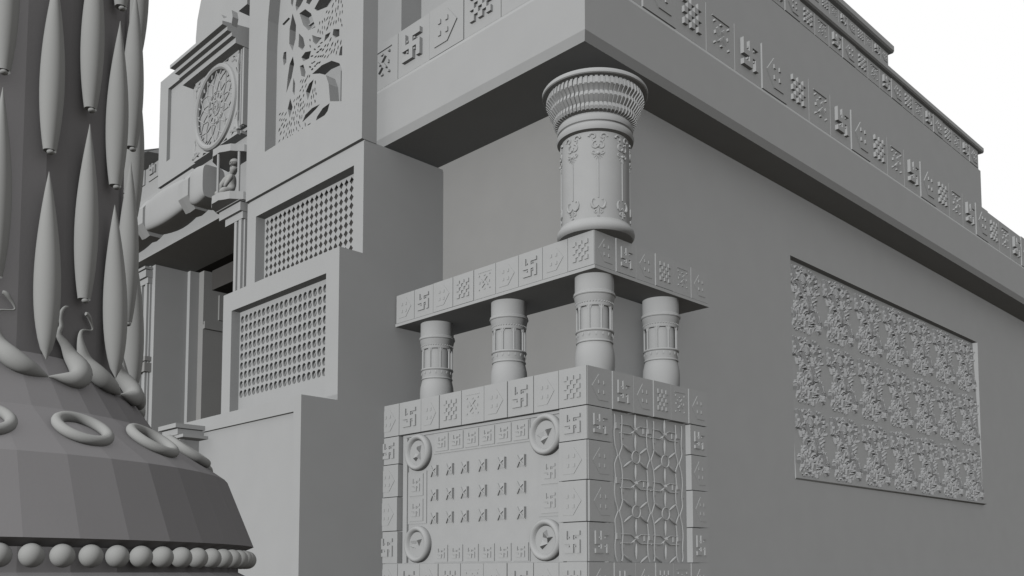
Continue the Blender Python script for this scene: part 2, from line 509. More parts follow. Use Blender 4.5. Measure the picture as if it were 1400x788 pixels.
for (a0, a1, b0, b1, cnt, ang) in regions:
    tries = 0; got = 0
    while got < cnt and tries < 3000:
        tries += 1
        p = (rnd.uniform(a0, a1), rnd.uniform(b0, b1))
        if any(near(p, h, .05) for h in HOLES): continue
        if any((p[0]-q[0])**2+((p[1]-q[1])*.7)**2 < .044**2 for q, _ in slits): continue
        got += 1
        a = R(ang+rnd.uniform(-14, 14)+170*(p[0]-a0)+60*(p[1]-b0)); l = rnd.uniform(.024, .038); b = rnd.uniform(.008, .013)
        ca, sa = cos(a), sin(a)
        slits.append((p, [(p[0]+ca*x-sa*y, p[1]+sa*x+ca*y) for x, y in ((-l, 0), (-l*.3, -b), (l*.4, -b*.9), (l, 0), (l*.4, b*.9), (-l*.3, b))]))
sc = MB()
hs = [[(-q[0], q[1]) for q in h] for h in HOLES]+[[(-q[0], q[1]) for q in h] for _, h in slits]
sc.plate([(-4.95, 6.5), (-3.2, 6.5), (-3.2, 10.0), (-4.95, 10.0)], hs, -.19, -.06, FX)
for z in (8.14, 8.21): sc.box(-.10, -.07, 3.98, 4.45, z, z+.014)
sc.build('pierced_screen', M_PLASTER, but)

# ================================================================== gatehouse
gate = thing('gatehouse', 'shadowed gateway with stepped cornice and round medallion behind the dark pillar', 'gatehouse', (.2, 7, 0))
mb = MB()
mb.box(-.2, .62, 5.34, 9.7, 6.33, 7.27)                       # lintel wall
mb.box(.62, 3.5, 5.34, 9.7, 6.7, 7.2)
mb.build('lintel', M_PLASTER, gate)
mb = MB()
mb.box(.03, .55, 8.75, 9.0, 0, 6.33); mb.box(.55, .7, 8.66, 9.0, 0, 6.33)
mb.build('door_jamb', M_PLASTER, gate)
mb = MB(); mb.box(.25, .9, 5.345, 5.6, 0, 6.33); mb.build('door_jamb', M_PLASTER, gate)
mb = MB()
mb.box(.7, 3.6, 8.5, 8.75, 0, 6.7); mb.box(3.5, 3.7, 5.3, 8.6, 0, 6.7)
mb.box(.7, 3.55, 8.44, 8.5, 5.40, 5.47); mb.box(.71, 3.55, 8.46, 8.5, 5.47, 5.52)
mb.box(.95, 3.5, 8.465, 8.5, 5.58, 5.98)
mb.build('passage_wall', M_PLASTER_SHADED, gate)
mb = MB(); mb.box(.62, 3.5, 5.35, 8.66, 6.331, 6.69); mb.box(.80, 3.5, 5.61, 8.43, 6.02, 6.33); mb.build('passage_ceiling', M_SHADE, gate)  # ceiling painted near-black to hold the passage's shade
# wing above the lintel
mb = MB()
M = FX
mb.plate([(-8.19, 7.30), (-5.34, 7.30), (-5.34, 8.75), (-7.72, 8.93), (-8.19, 8.93)],
         [[(-7.92, 7.62), (-7.0, 7.62), (-7.0, 8.73), (-7.92, 8.73)]], -.215, -.165, M)
mb.box(-.165, .6, 5.35, 8.18, 7.28, 8.74)
mb.build('wing_wall', M_PLASTER, gate)
mb = MB()
mb.box(-.245, -.2, 5.345, 7.0, 7.26, 7.30); mb.box(-.30, -.2, 5.55, 7.0, 7.22, 7.258)
mb.box(-.19, -.15, 5.36, 8.15, 7.225, 7.265)
mb.build('string_course', M_PLASTER, gate)
# arched gable
gp = [(-7.31, 8.7), (-5.34, 8.7)]
for k in range(0, 13):
    a = pi*k/12
    gp.append((-6.325+.985*cos(a), 9.3+1.0*sin(a)))
mb = MB(); mb.prism(gp, -.1, .5, FX); mb.build('gable', M_PLASTER, gate)
mb = MB(); mb.box(-.335, -.10, 5.40, 5.62, 8.86, 9.3); mb.build('gable_bracket', M_PLASTER, gate)
# stepped cornice
mb = MB()
prof = [(-.20, 8.31), (-.345, 8.315), (-.455, 8.342), (-.455, 8.425), (-.511, 8.434), (-.511, 8.470), (-.573, 8.476), (-.573, 8.512), (-.642, 8.522), (-.642, 8.565), (-.20, 8.72)]
pr = [(-.20, 8.315), (-.455, 8.315), (-.455, 8.385), (-.511, 8.385), (-.511, 8.435), (-.573, 8.435), (-.573, 8.485), (-.642, 8.485), (-.642, 8.53), (-.20, 8.60)]
n = len(pr)
mb.add([(x, 5.45, z) for x, z in pr]+[(x, 6.93, z) for x, z in pr],
       [tuple(range(n))[::-1], tuple(range(n, 2*n))]+[(i, (i+1) % n, (i+1) % n+n, i+n) for i in range(n)])
mb.build('stepped_cornice', M_PLASTER, gate)
fn = MB()
fn.prism([(-5.73, 8.52), (-5.45, 8.52), (-5.42, 8.62), (-5.45, 8.72), (-5.50, 8.66), (-5.66, 8.70), (-5.72, 8.78), (-5.75, 8.68), (-5.74, 8.6)], -.52, -.44, FX)
fn.build('scroll_finial', M_PLASTER, gate)
# medallion block
mb = MB()
mb.box(-.30, -.2, 5.56, 6.93, 7.30, 8.32)
for (a, b) in ((5.46, 5.50), (5.52, 5.545), (5.475, 5.56)): mb.box(-.33 if b < 5.55 else -.29, -.2, a, b, 7.30, 8.315)
med = mb.build('medallion_block', M_PLASTER, gate)
cy, cz, rr = 6.17, 7.76, .50
Mm = T(-.345, cy, cz) @ Matrix.Rotation(pi/2, 4, 'Y')
mb = MB()
hl = []
for (sy, sz) in ((1, 1), (1, -1), (-1, 1), (-1, -1)):
    hl.append([(-(cy+sy*a), cz+sz*b) for a, b in ((.555, .42), (.545, .50), (.44, .535), (.49, .47))])
    hl.append([(-(cy+sy*a), cz+sz*b) for a, b in ((.575, .25), (.58, .36), (.53, .34))])
    hl.append([(-(cy+sy*a), cz+sz*b) for a, b in ((.22, .545), (.34, .55), (.32, .515))])
mb.plate([(-(cy+.60), cz-.56), (-(cy-.60), cz-.56), (-(cy-.60), cz+.56), (-(cy+.60), cz+.56)], [ngon(-cy, cz, .53, .50, 32)]+hl, -.345, -.30, FX)
mb.build('spandrel_plate', M_PLASTER, med)
mb = MB(); mb.torus(rr+.03, .045, Mm, 48, 10); mb.build('medallion_ring', M_PLASTER, med)
mb = MB()
def wire(pts, r, lift=.02):
    mb.tube([(-.318-lift, cy+a, cz+b) for a, b in pts], r, 6)
def circ(r, n=24): return [(r*cos(2*pi*k/n), r*sin(2*pi*k/n)) for k in range(n+1)]
for r_ in (.10, .20, .225): wire(circ(r_), .008)
for k in range(12):
    a = 2*pi*k/12
    for s in (-1, 1):
        wire([(.22*cos(a)*1, .22*sin(a)), (.34*cos(a+s*.20), .34*sin(a+s*.20)), (.43*cos(a+s*.42), .43*sin(a+s*.42)), (.49*cos(a+s*.52), .49*sin(a+s*.52))], .009)
    wire([(.21*cos(a+.26)+.0, .21*sin(a+.26)), (.14*cos(a+.26), .14*sin(a+.26))], .012)
    wire([(.10*cos(a), .10*sin(a)), (.03*cos(a+1.2), .03*sin(a+1.2))], .006)
for k in range(24):
    a = 2*pi*k/24
    wire([(.44*cos(a), .44*sin(a)), (.49*cos(a+.06), .49*sin(a+.06))], .012, .03)
mb.build('web_tracery', M_PLASTER, med)
for (sy, sz) in ((1, 1), (1, -1), (-1, 1), (-1, -1)):
    mb = MB()
    y0, z0 = cy+sy*.60, cz+sz*.50
    for (dy, dz) in ((0, -.26), (-.26, 0)):
        mb.tube([(-.325, y0, z0), (-.335, y0+sy*dy*.5-sy*.03, z0+sz*dz*.5-sz*.03), (-.325, y0+sy*dy, z0+sz*dz)], [.035, .022, .006], 6)
    mb.sphere(.035, (-.33, y0-sy*.05, z0-sz*.05), None, 8, 6)
    mb.build('corner_leaf', M_PLASTER, med)
# flanking pilasters
for (y0, y1, xx) in ((5.40, 5.63, -.30), (8.86, 9.16, .0)):
    mb = MB()
    mb.box(xx, xx+.25, y0, y1, 0, 6.33)
    mb.box(xx-.035, xx, y0+.03, y0+.10, 0, 6.1); mb.box(xx-.035, xx, y1-.08, y1-.02, 0, 6.1)
    pil = mb.build('pilaster', M_PLASTER, gate)
    mb = MB()
    e = .30 if y0 < 6 else .12
    mb.box(xx-.08, xx+.2, y0-.02, y1+e, 6.14, 6.25); mb.box(xx-.04, xx+.2, y0-.01, y1+e*.7, 6.05, 6.139); mb.box(xx-.10, xx+.2, y0-.03, y1+e+.05, 6.262, 6.30)
    mb.build('pilaster_capital', M_PLASTER, pil)
    if y0 > 6:
        mb = MB(); mb.box(xx-.08, xx+.1, y0-.06, y1+.05, 4.66, 4.80); mb.box(xx-.07, xx+.1, y0-.05, y1+.05, 4.83, 4.90)
        mb.build('pilaster_band', M_PLASTER_SHADED, pil)
# plain side wing farther off
sw = thing('side_wing', 'low plain side wing with a dark eave glimpsed just right of the dark pillar', 'building', (1, 10.5, 0))
mb = MB(); mb.box(.6, 3, 9.72, 13.5, 0, 8.72); mb.build('wall', M_PLASTER, sw)
mb = MB(); mb.add([(.15,9.72,8.45),(.15,13.6,8.45),(.65,13.6,8.72),(.65,9.72,8.72),(.15,9.72,8.50),(.15,13.6,8.50),(3.1,13.6,8.9),(3.1,9.72,8.9)], [(0,3,2,1),(4,5,6,7),(0,1,5,4),(0,4,7,3),(1,2,6,5)]); mb.build('eave', M_PLASTER, sw)
for y in (10.2, 10.75, 11.3):
    put_tile('frieze_tile', 'fret', .4, .4, .03, M_PLASTER, sw, 'x', y, 8.49, .59, .01)

# ================================================================== banded beam
bm = thing('banded_beam', 'swelling pale beam bound by eight-sided collars above the gateway', 'beam', (-.45, 7, 6.66))
def hsec(y0, y1, r0, r1, n, z, name, smooth, flat=1.0):
    mb = MB(); vs = []; N = 9 if smooth else 3
    for i in range(N):
        t = i/(N-1); r = r0+(r1-r0)*sin(pi*t) if smooth else (r0, r1, r0)[i]
        for k in range(n):
            a = 2*pi*k/n+pi/n
            ca, sa = cos(a), sin(a)
            if smooth: ca = math.copysign(abs(ca)**.32, ca); sa = math.copysign(abs(sa)**.5, sa)
            vs.append((-.42+r*ca*.72, y0+(y1-y0)*t, z-.02*sin(pi*t)*smooth+r*sa))
    fs = [(i*n+k, i*n+(k+1) % n, (i+1)*n+(k+1) % n, (i+1)*n+k) for i in range(N-1) for k in range(n)]
    fs += [tuple(range(n)), tuple((N-1)*n+k for k in range(n))[::-1]]
    mb.add(vs, fs, smooth); return mb.build(name, M_PLASTER, bm)
for (a, b) in ((6.02, 6.42), (6.60, 7.80), (7.98, 9.3)): hsec(a, b, .215, .255, 28, 6.67, 'beam_segment', True)
for (a, b) in ((6.36, 6.64), (7.76, 8.02)): hsec(a, b, .285, .30, 8, 6.66, 'collar', False)

# ================================================================== balcony shrine and statuette
sh = thing('wall_shrine', 'small hourglass-shaped balcony shrine with slim posts fixed at the beam end', 'shrine', (-.3, 5.68, 6.3))
def half_disc(z0, z1, r, name):
    mb = MB(); pts = []
    for k in range(15):
        a = pi/2+pi*k/14
        rr_ = r*(1.0 if k % 2 == 0 else .965)
        pts.append((-.2+rr_*cos(a), 5.68+rr_*sin(a)))
    n = len(pts)
    vs = [(x, y, z0) for x, y in pts]+[(x, y, z1) for x, y in pts]
    mb.add(vs, [tuple(range(n))[::-1], tuple(range(n, 2*n))]+[(i, (i+1) % n, (i+1) % n+n, i+n) for i in range(n)])
    return mb.build(name, M_PLASTER, sh)
half_disc(6.27, 6.37, .38, 'floor_plate'); half_disc(6.89, 6.98, .38, 'roof_plate')
for (x, y) in ((-.38, 5.98), (-.545, 5.66), (-.40, 5.40)):
    mb = MB(); mb.lathe([(.018, 6.365), (.018, 6.895)], 10, (x, y, 0)); mb.build('post', M_PLASTER, sh)
# seated statuette: one continuous body grown by a skin modifier
st = thing('statuette', 'tiny seated stone figure with a round capped head inside the balcony shrine', 'statue', (-.36, 5.68, 6.37))
import bmesh
def make_fig():
    V = [(0,0,.09),(0,-.01,.17),(0,-.02,.25),(0,-.05,.30),(-.01,-.08,.335),(-.015,-.12,.40),
         (-.04,.06,.26),(-.08,.10,.18),(-.10,.12,.07),
         (-.04,-.08,.26),(-.09,-.10,.18),(-.11,-.04,.11),
         (-.05,.08,.07),(-.15,.10,.05),(-.13,-.02,.03),
         (-.05,-.08,.07),(-.15,-.09,.05),(-.14,.02,.03)]
    E = [(0,1),(1,2),(2,3),(3,4),(4,5),(2,6),(6,7),(7,8),(2,9),(9,10),(10,11),(0,12),(12,13),(13,14),(0,15),(15,16),(16,17)]
    Rr = [.075,.07,.07,.035,.05,.062,.04,.034,.028,.04,.03,.024,.05,.042,.03,.05,.042,.03]
    me = bpy.data.meshes.new('body')
    bmm = bmesh.new()
    L = bmm.verts.layers.skin.verify()
    vs = [bmm.verts.new(v) for v in V]
    for a, b in E: bmm.edges.new((vs[a], vs[b]))
    for i, v in enumerate(vs):
        v[L].radius = (Rr[i], Rr[i]); v[L].use_root = (i == 0)
    bmm.to_mesh(me); bmm.free(); me.materials.append(M_ORN)
    o = bpy.data.objects.new('body', me); COL.objects.link(o); o.parent = st
    md = o.modifiers.new('skin', 'SKIN'); md.use_smooth_shade = True
    sb = o.modifiers.new('sub', 'SUBSURF'); sb.levels = 2; sb.render_levels = 2
    cap = MB(); cap.sphere(.066, (-.012, -.125, .435), None, 14, 8, (1, 1, .75)); cap.torus(.066, .008, None, 20, 6, (-.012, -.125, .425))
    c = cap.build('cap', M_ORN); c.parent = st
    fc = MB(); fc.sphere(.012, (-.075, -.125, .395), None, 8, 6, (1, .7, 1.2))
    for s in (-1, 1): fc.sphere(.008, (-.068, -.125+s*.025, .41), None, 8, 6)
    fc.sphere(.012, (-.066, -.125, .37), None, 8, 6, (.6, 1.4, .5))
    f = fc.build('face', M_ORN); f.parent = st
make_fig()

# ================================================================== small pilaster at the buttress foot
cp = thing('capped_pier', 'little grey pier with a layered flat cap beside the buttress foot', 'pier', (-1.2, 5.05, 0))
mb = MB()
mb.box(-1.22, -1.03, 5.02, 5.24, 0, 3.16)
for y in (5.03, 5.115, 5.20): mb.box(-1.27, -1.215, y-.03, y+.012, 0, 3.15)
mb.build('shaft', M_STONE, cp)
mb = MB()
mb.box(-1.38, -1.029, 4.88, 5.33, 3.225, 3.275); mb.box(-1.345, -1.029, 4.905, 5.30, 3.150, 3.217); mb.box(-1.33, -1.029, 4.80, 5.31, 3.115, 3.149)
mb.build('cap', M_STONE, cp)

# ================================================================== pedestal
ped = thing('tiled_pedestal', 'square pedestal clad in carved tiles with four corner roundels', 'pedestal', (.9, 1.5, 0))
PX, PY = 1.81, 2.95
mb = MB(); mb.box(.10, PX-.01, .10, PY, 0, 3.379); mb.build('core', M_STONE, ped)
YL = [0, .327, .636, .972, 1.291, 1.617, 1.949, 2.238, 2.603, 2.947]
XL = [0, .339, .64, .935, 1.21, 1.497, 1.81]
ZL = [3.382, 3.034, 2.737, 2.391, 2.032, 1.692]
rowL = ['check', 'arrow', 'fret', 'arrow', 'star', 'check', 'arrow', 'fret', 'arrow']
rowR = ['arrow', 'fret', 'arrow', 'check', 'star', 'arrow']
def course(zt, zb, pr, name='tile', pL=0.0):
    for i in range(9):
        a, b = YL[i], YL[i+1]
        put_tile(name, rowL[i], b-a, zt-zb, .017 if rowL[i] in ('fret', 'check') else .012, M_PALE, ped, 'x', (a+b)/2, (zt+zb)/2, 0, pr+(.004 if i % 3 == 0 else 0), .11)
    for i in range(6):
        a, b = XL[i], XL[i+1]
        if i == 0: a = .004
        put_tile(name, rowR[i], b-a, zt-zb, .016, M_PALE, ped, 'y', (a+b)/2, (zt+zb)/2, 0, pr+(.005 if i % 2 == 1 else 0), .11)
course(3.382, 3.034, .0); course(1.692, 1.345, .004)
sides = ['fret', 'arrow', 'arrow', 'fret']
for j in range(4):
    zt, zb = ZL[j+1], ZL[j+2]; pr = (0, .006, .016, .008)[j]
    for (face, a, b) in (('x', 0, .327), ('x', 2.603, 2.947), ('y', .004, .339), ('y', 1.52, 1.81)):
        put_tile('tile', sides[j], b-a, zt-zb, .017 if sides[j] == 'fret' else .012, M_PALE, ped, face, (a+b)/2, (zt+zb)/2, 0, pr, .11)
mb = MB(); mb.box(-.03, PX+.03, -.03, PY, 0, 1.34); mb.build('foot_block', M_STONE, ped)
# left field
mb = MB()
mb.box(.055, .1, .33, 2.60, 1.69, 3.035)
fp = mb.build('field_panel', M_PALE, ped)
mb = MB()
mb.box(.035, .056, .33, 2.53, 3.005, 3.018); mb.box(.03, .056, 2.50, 2.56, 1.70, 3.0)
mb.build('panel_moulding', M_PALE, fp)
# small fret tiles
def small(a, z, wy, hz):
    put_tile('small_tile', 'fret', wy, hz, .009, M_PALE, ped, 'x', a, z, .036, 0, .02)
for i in range(6):
    small(.84+.2235*i, 2.905, .205, .185); small(.84+.2235*i, 1.79, .205, .175)
for z in (2.50, 2.24): small(2.36, z, .235, .235); small(.47, z, .235, .235)
mb = MB(); mb.box(.045, .056, .73, 2.09, 2.795, 3.004); mb.box(.045, .056, .73, 2.09, 1.70, 1.895)
mb.box(.045, .056, 2.2, 2.50, 2.10, 2.64); mb.box(.045, .056, .335, .62, 2.10, 2.64)
mb.build('border_band', M_PALE, fp)
# studs: little pyramids with crossed ridges
sm = MB()
q = .055
sm.add([(-q,0,-q),(q,0,-q),(q,0,q),(-q,0,q),(0,-.022,0)], [(0,1,4),(1,2,4),(2,3,4),(3,0,4)])
sm.box(q*.78, q*1.02, -.03, .0, -q*.9, q*1.0)
sm.tube([(-q,-.006,q),(0,-.030,0),(q,-.008,-q)], .009, 4); sm.tube([(-q,-.006,-q),(0,-.030,0),(q,-.008,q)], .009, 4)
sme = sm.mesh('stud'); sme.materials.append(M_PALE)
for y in (.84, 1.10, 1.363, 1.62, 1.84, 2.08):
    for z in (2.625, 2.38, 2.146):
        place('stud', sme, ped, T(.055, y, z) @ FX)
# roundels
rnd = random.Random(11)
for (y, z) in ((2.31, 2.83), (.507, 2.83), (2.31, 1.888), (.507, 1.888)):
    mb = MB()
    M = T(.03, y, z) @ Matrix.Rotation(-pi/2, 4, 'Y')
    prof = [(.185, -.03), (.190, .0), (.188, .025), (.172, .048), (.155, .05), (.138, .036), (.125, .008)]
    vs = []
    n = 40
    for (r, h_) in prof:
        for k in range(n):
            a = 2*pi*k/n; vs.append(M @ Vector((r*cos(a), r*sin(a), h_)))
    mb.add(vs, [(i*n+k, i*n+(k+1) % n, (i+1)*n+(k+1) % n, (i+1)*n+k) for i in range(len(prof)-1) for k in range(n)], True)
    rd = mb.build('roundel_ring', M_PALE, ped, 60)
    mb = MB()
    mb.add([M @ Vector((.126*cos(2*pi*k/n), .126*sin(2*pi*k/n), .012)) for k in range(n)], [tuple(range(n))])
    for k in range(3):
        a = rnd.uniform(0, 2*pi)+k*2.1; c = Vector((.045*cos(a), .045*sin(a), .01))
        pts = []
        for t in (0, 2.2, 4.0):
            b = a+t; pts.append(M @ (c+Vector((.05*cos(b), .05*sin(b), 0))))
        top = M @ (c+Vector((.02*cos(a), .02*sin(a), .05)))
        mb.add(pts+[top], [(0,1,3),(1,2,3),(2,0,3)])
    mb.build('roundel_face', M_PALE, rd)
# jali screen on the right face
mb = MB()
mb.box(.34, 1.52, .055, .1, 1.69, 3.035)
jal = mb.build('screen_panel', M_STONE, ped)
def leafbar(mb, x, z, a, l, r=.0125, y=.040):
    d = Vector((cos(a), 0, sin(a)))
    c = Vector((x, y, z))
    mb.tube([c-d*l/2, c-d*l/4, c, c+d*l/4, c+d*l/2], [.003, r*.85, r, r*.85, .003], 8)
for xi in (.715, 1.16):
    for zi in (3.10, 2.642, 2.148, 1.655):
        top = zi > 3.03; bot = zi < 1.69
        mb = MB()
        if not bot:
            sp = (0, 2*pi) if not top else (pi, pi)
            mb.torus(.058, .006, Matrix.Rotation(pi/2, 4, 'X'), 24 if not top else 12, 8, (xi, .035, zi), sp[0], sp[1]-1e-3*0 if not top else pi)
        for k in range(6):
            a = pi/2+k*pi/3
            cx, cz2 = xi+.135*cos(a), zi+.135*sin(a)
            if cz2 > 3.0 or cz2 < 1.71: continue
            leafbar(mb, cx, cz2, a, .14)
        if mb.v: mb.build('rosette', M_STONE, jal)
for xi in (.47, .94, 1.385):
    mb = MB()
    for s in (-1, 1):
        pts = []; z = 1.70
        while z <= 3.03:
            d = abs(((z-2.642)/.494+.5) % 1-.5)*.494
            pts.append((xi+s*(.008+.042*min(1, d/.085))+.006*sin((z-2.642)*25), .042, z)); z += .0247
        mb.tube(pts, .006, 6)
    for zi in (2.86, 2.37, 1.875):
        mb.box(xi-.028, xi+.028, .040, .056, zi+.02, zi+.075)
        mb.box(xi+.055, xi+.085, .044, .056, zi-.06, zi-.01)
        mb.box(xi-.10, xi-.075, .044, .056, zi+.01, zi+.06)
    mb.build('wavy_bar', M_STONE, jal)
for zi in (2.888, 2.395, 1.90):
    mb = MB()
    for xc in (.715, 1.16):
        for sg in (-1, 1):
            pts = [(xc+du, .046, zi-sg*.040*max(-1, min(1, du/.062))) for du in (-.215, -.16, -.11, -.075, -.04, 0, .04, .075, .11, .16, .215)]
            mb.tube(pts, .0065, 6, caps=True)
        mb.add([(xc-.030, .05, zi+.012), (xc+.028, .05, zi+.035), (xc+.022, .028, zi+.004), (xc, .05, zi-.012)], [(0,1,2),(1,3,2),(3,0,2)])
        mb.add([(xc-.055, .05, zi-.022), (xc-.018, .05, zi-.004), (xc-.04, .03, zi-.03), (xc-.03, .05, zi-.05)], [(0,1,2),(1,3,2),(3,0,2)])
    mb.build('wavy_rail', M_STONE, jal)

# ================================================================== four short columns
def short_column(x, y, label):
    t = thing('short_column', label, 'column', (x, y, 3.382), 'short ringed columns standing on the tiled pedestal')
    return t
def col_parts(t):
    mb = MB()
    mb.lathe([(.172, 0), (.180, .05), (.181, .13), (.176, .19), (.166, .235), (.160, .265), (.163, .285), (.160, .29), (.163, .33), (.166, .36)], 48)
    mb.build('base_drum', M_PALE, t)
    mb = MB(); mb.lathe([(.14, .35), (.14, .62)], 32); mb.build('core', M_PALE, t)
    mb = MB()
    mb.torus(.163, .013, None, 48, 8, (0, 0, .372)); mb.torus(.160, .009, None, 48, 8, (0, 0, .275))
    for k in range(16):
        a = 2*pi*k/16
        mb.sphere(.010, (.166*cos(a), .166*sin(a), .335), Matrix.Rotation(a, 3, 'Z'), 6, 5, (.5, 1, 1.8))
    mb.build('lower_band', M_PALE, t)
    for k in range(9):
        a = 2*pi*k/9+R(243)
        mb = MB(); mb.lathe([(.0105, .375), (.0105, .60)], 8, (.159*cos(a), .159*sin(a), 0))
        mb.build('cage_bar', M_PALE, t)
    mb = MB()
    mb.lathe([(.150, .590), (.166, .592), (.170, .605), (.168, .622), (.172, .635), (.184, .690), (.190, .715), (.188, .728), (.178, .735), (.178, .885)], 48)
    for k in range(40):
        a = 2*pi*k/40; mb.sphere(.008, (.169*cos(a), .169*sin(a), .628), None, 6, 4)
    for k in range(9):
        a = 2*pi*(k+.5)/9+R(243)
        mb.torus(.044, .007, Matrix.Rotation(a+pi/2, 4, 'Z') @ Matrix.Rotation(pi/2, 4, 'X'), 8, 6, (.154*cos(a), .154*sin(a), .565), 0, pi)
    mb.torus(.181, .013, None, 48, 8, (0, 0, .706))
    mb.build('capital', M_PALE, t)
c0 = short_column(.36, .215, 'short ringed column on the near corner of the pedestal, under the tall column')
MBcol = col_parts
# build the parts at the origin of the first column
def local_parts(t):
    before = set(bpy.data.objects)
    col_parts(t)
    for o in set(bpy.data.objects)-before:
        o.matrix_local = Matrix.Identity(4)
local_parts(c0)
for (x, y, lab) in ((.375, 1.335, 'short ringed column on the pedestal, middle one of its left-hand side'),
                    (.39, 2.455, 'short ringed column nearest the stepped buttress, at the far left of the pedestal'),
                    (1.385, .235, 'short ringed column at the right-hand end of the pedestal')):
    t = short_column(x, y, lab)
    for ch in c0.children:
        c = ch.copy(); COL.objects.link(c); c.parent = t; c.matrix_local = Matrix.Identity(4)

# ================================================================== tiled slab over the short columns
slab = thing('tiled_slab', 'corner slab edged with carved square tiles lying on the short columns', 'slab', (.9, 1.4, 4.267))
SX, SY = .135, .02
mb = MB()
L = [(SX+.006, SY+.006), (1.895, SY+.006), (1.895, .425), (.815, .425), (.815, 2.845), (SX+.006, 2.845)]
n = len(L)
mb.add([(x, y, 4.267) for x, y in L]+[(x, y, 4.608) for x, y in L],
       [tuple(range(n))[::-1], tuple(range(n, 2*n))]+[(i, (i+1) % n, (i+1) % n+n, i+n) for i in range(n)])
mb.build('core', M_PALE, slab)
mb = MB()
Lb = [(SX-.008, SY-.008), (1.90, SY-.008), (1.90, .42), (.81, .42), (.81, 2.848), (SX-.008, 2.848)]
mb.add([(x, y, 4.262) for x, y in Lb]+[(x, y, 4.292) for x, y in Lb],
       [tuple(range(n))[::-1], tuple(range(n, 2*n))]+[(i, (i+1) % n, (i+1) % n+n, i+n) for i in range(n)])
mb.build('lower_lip', M_PALE, slab)
sl = (2.845-SY)/9
for i in range(9):
    kind = rowL[i]
    wd = sl
    put_tile('tile', kind, wd, .316, .016 if kind in ('fret', 'check') else .012, M_PALE, slab, 'x', SY+sl*(i+.5), 4.452, SX, .004 if i in (0, 5, 6) else 0, .01)
sr = (1.89-SX)/6
for i in range(6):
    put_tile('tile', rowR[i] if i != 0 else 'arrow', sr, .316, .015, M_PALE, slab, 'y', SX+sr*(i+.5), 4.452, SY, .006 if i in (1, 3) else 0, .01)

# ================================================================== tall column
CXc, CYc = .39, .22
tc = thing('tall_column', 'stout carved column with a ribbed flaring capital standing on the tiled slab', 'column', (CXc, CYc, 4.61))
mb = MB(); mb.lathe([(.335, 4.608), (.350, 4.625), (.355, 4.65), (.348, 4.68), (.330, 4.70), (.326, 4.715), (.312, 4.725)], 64, (CXc, CYc, 0))
mb.build('base', M_PALE, tc)
mb = MB(); mb.lathe([(.310, 4.71), (.312, 5.60)], 72, (CXc, CYc, 0)); mb.build('shaft', M_PALE, tc)
mb = MB(); mb.lathe([(.312, 5.505), (.348, 5.515), (.356, 5.545), (.348, 5.575), (.335, 5.58), (.335, 5.59), (.346, 5.60), (.350, 5.63), (.343, 5.655), (.330, 5.665), (.335, 5.69)], 72, (CXc, CYc, 0))
mb.build('collar', M_PALE, tc)
mb = MB(); mb.lathe([(.325, 5.66), (.345, 5.70), (.365, 5.78), (.395, 5.86), (.405, 5.95)], 64, (CXc, CYc, 0))
core = [(.325, 5.67), (.372, 5.685), (.385, 5.71), (.378, 5.745), (.395, 5.765), (.420, 5.80), (.410, 5.835), (.422, 5.855), (.452, 5.885), (.448, 5.925), (.435, 5.955), (.35, 5.955)]
mb.lathe([(r-.016 if r > .36 else r, z) for r, z in core], 64, (CXc, CYc, 0))
NF = 60
for k in range(NF):
    a = 2*pi*k/NF; hw = .0125
    ca, sa = cos(a), sin(a)
    vs = []
    for s in (-1, 1):
        for (r, z) in core: vs.append((CXc+r*ca-s*hw*sa, CYc+r*sa+s*hw*ca, z))
    m_ = len(core)
    fs = [tuple(range(m_)), tuple(range(2*m_-1, m_-1, -1))]+[(i, i+m_, (i+1) % m_+m_, (i+1) % m_) for i in range(m_)]
    mb.add(vs, fs)
mb.build('capital', M_PALE, tc)
mb = MB(); mb.lathe([(.30, 5.952), (.478, 5.954), (.486, 5.962), (.486, 5.985), (.476, 6.0), (.30, 6.045), (.05, 6.06)], 72, (CXc, CYc, 0)); mb.build('abacus', M_PALE, tc)
# scroll ornaments wrapped on the shaft
def wrap(u, z, lift=.0):
    r = .314+lift; a = u/.312
    return Vector((r*cos(a), r*sin(a), z))
def curl(mb, cu, cz_, r0, a0, turns, s, th=.009, steps=12):
    pts = []; rd = []
    for i in range(steps+1):
        t = i/steps; a = a0+s*turns*2*pi*t; r = r0*(1-.75*t)
        pts.append(wrap(cu+r*cos(a), cz_+r*sin(a))); rd.append(th*(1-.5*t))
    mb.tube(pts, rd, 6)
so = MB()
for s in (-1, 1):
    curl(so, s*.047, 5.455, .036, pi/2-s*pi/2, .9, s, .013)
    curl(so, s*.020, 5.375, .040, pi/2, .95, -s, .010)
    curl(so, s*.040, 5.315, .018, -pi/2, .8, s, .008)
    curl(so, s*.030, 5.44, .03, -pi/2, .5, s, .008)
    # horn motif at the foot
    hp = [(.0,4.835,.005),(.018,4.812,.009),(.036,4.805,.013),(.054,4.822,.014),(.062,4.852,.011),(.054,4.882,.008),(.040,4.892,.006),(.032,4.878,.004)]
    so.tube([wrap(s*p[0], p[1]) for p in hp], [p[2] for p in hp], 7)
    curl(so, s*.022, 4.770, .017, pi/2, .8, -s, .008)
    for k in range(3):
        a = -pi/2+s*(.35+.5*k)
        so.tube([wrap(.012*cos(a), 5.30+.012*sin(a)), wrap(.05*cos(a), 5.30+.055*sin(a))], [.007, .003], 5)
so.tube([wrap(0, 5.30), wrap(0, 5.23)], [.008, .003], 5)
so.sphere(.018, tuple(wrap(0, 5.30)), None, 8, 6)
so.sphere(.014, tuple(wrap(0, 5.365)), None, 8, 6)
so.tube([wrap(0, 5.24, -.002), wrap(0, 4.90, -.002)], [.008, .008], 6)
so.tube([wrap(0, 4.80), wrap(0, 4.735)], [.010, .003], 5); so.tube([wrap(-.012, 4.735), wrap(.012, 4.735)], .005, 5)
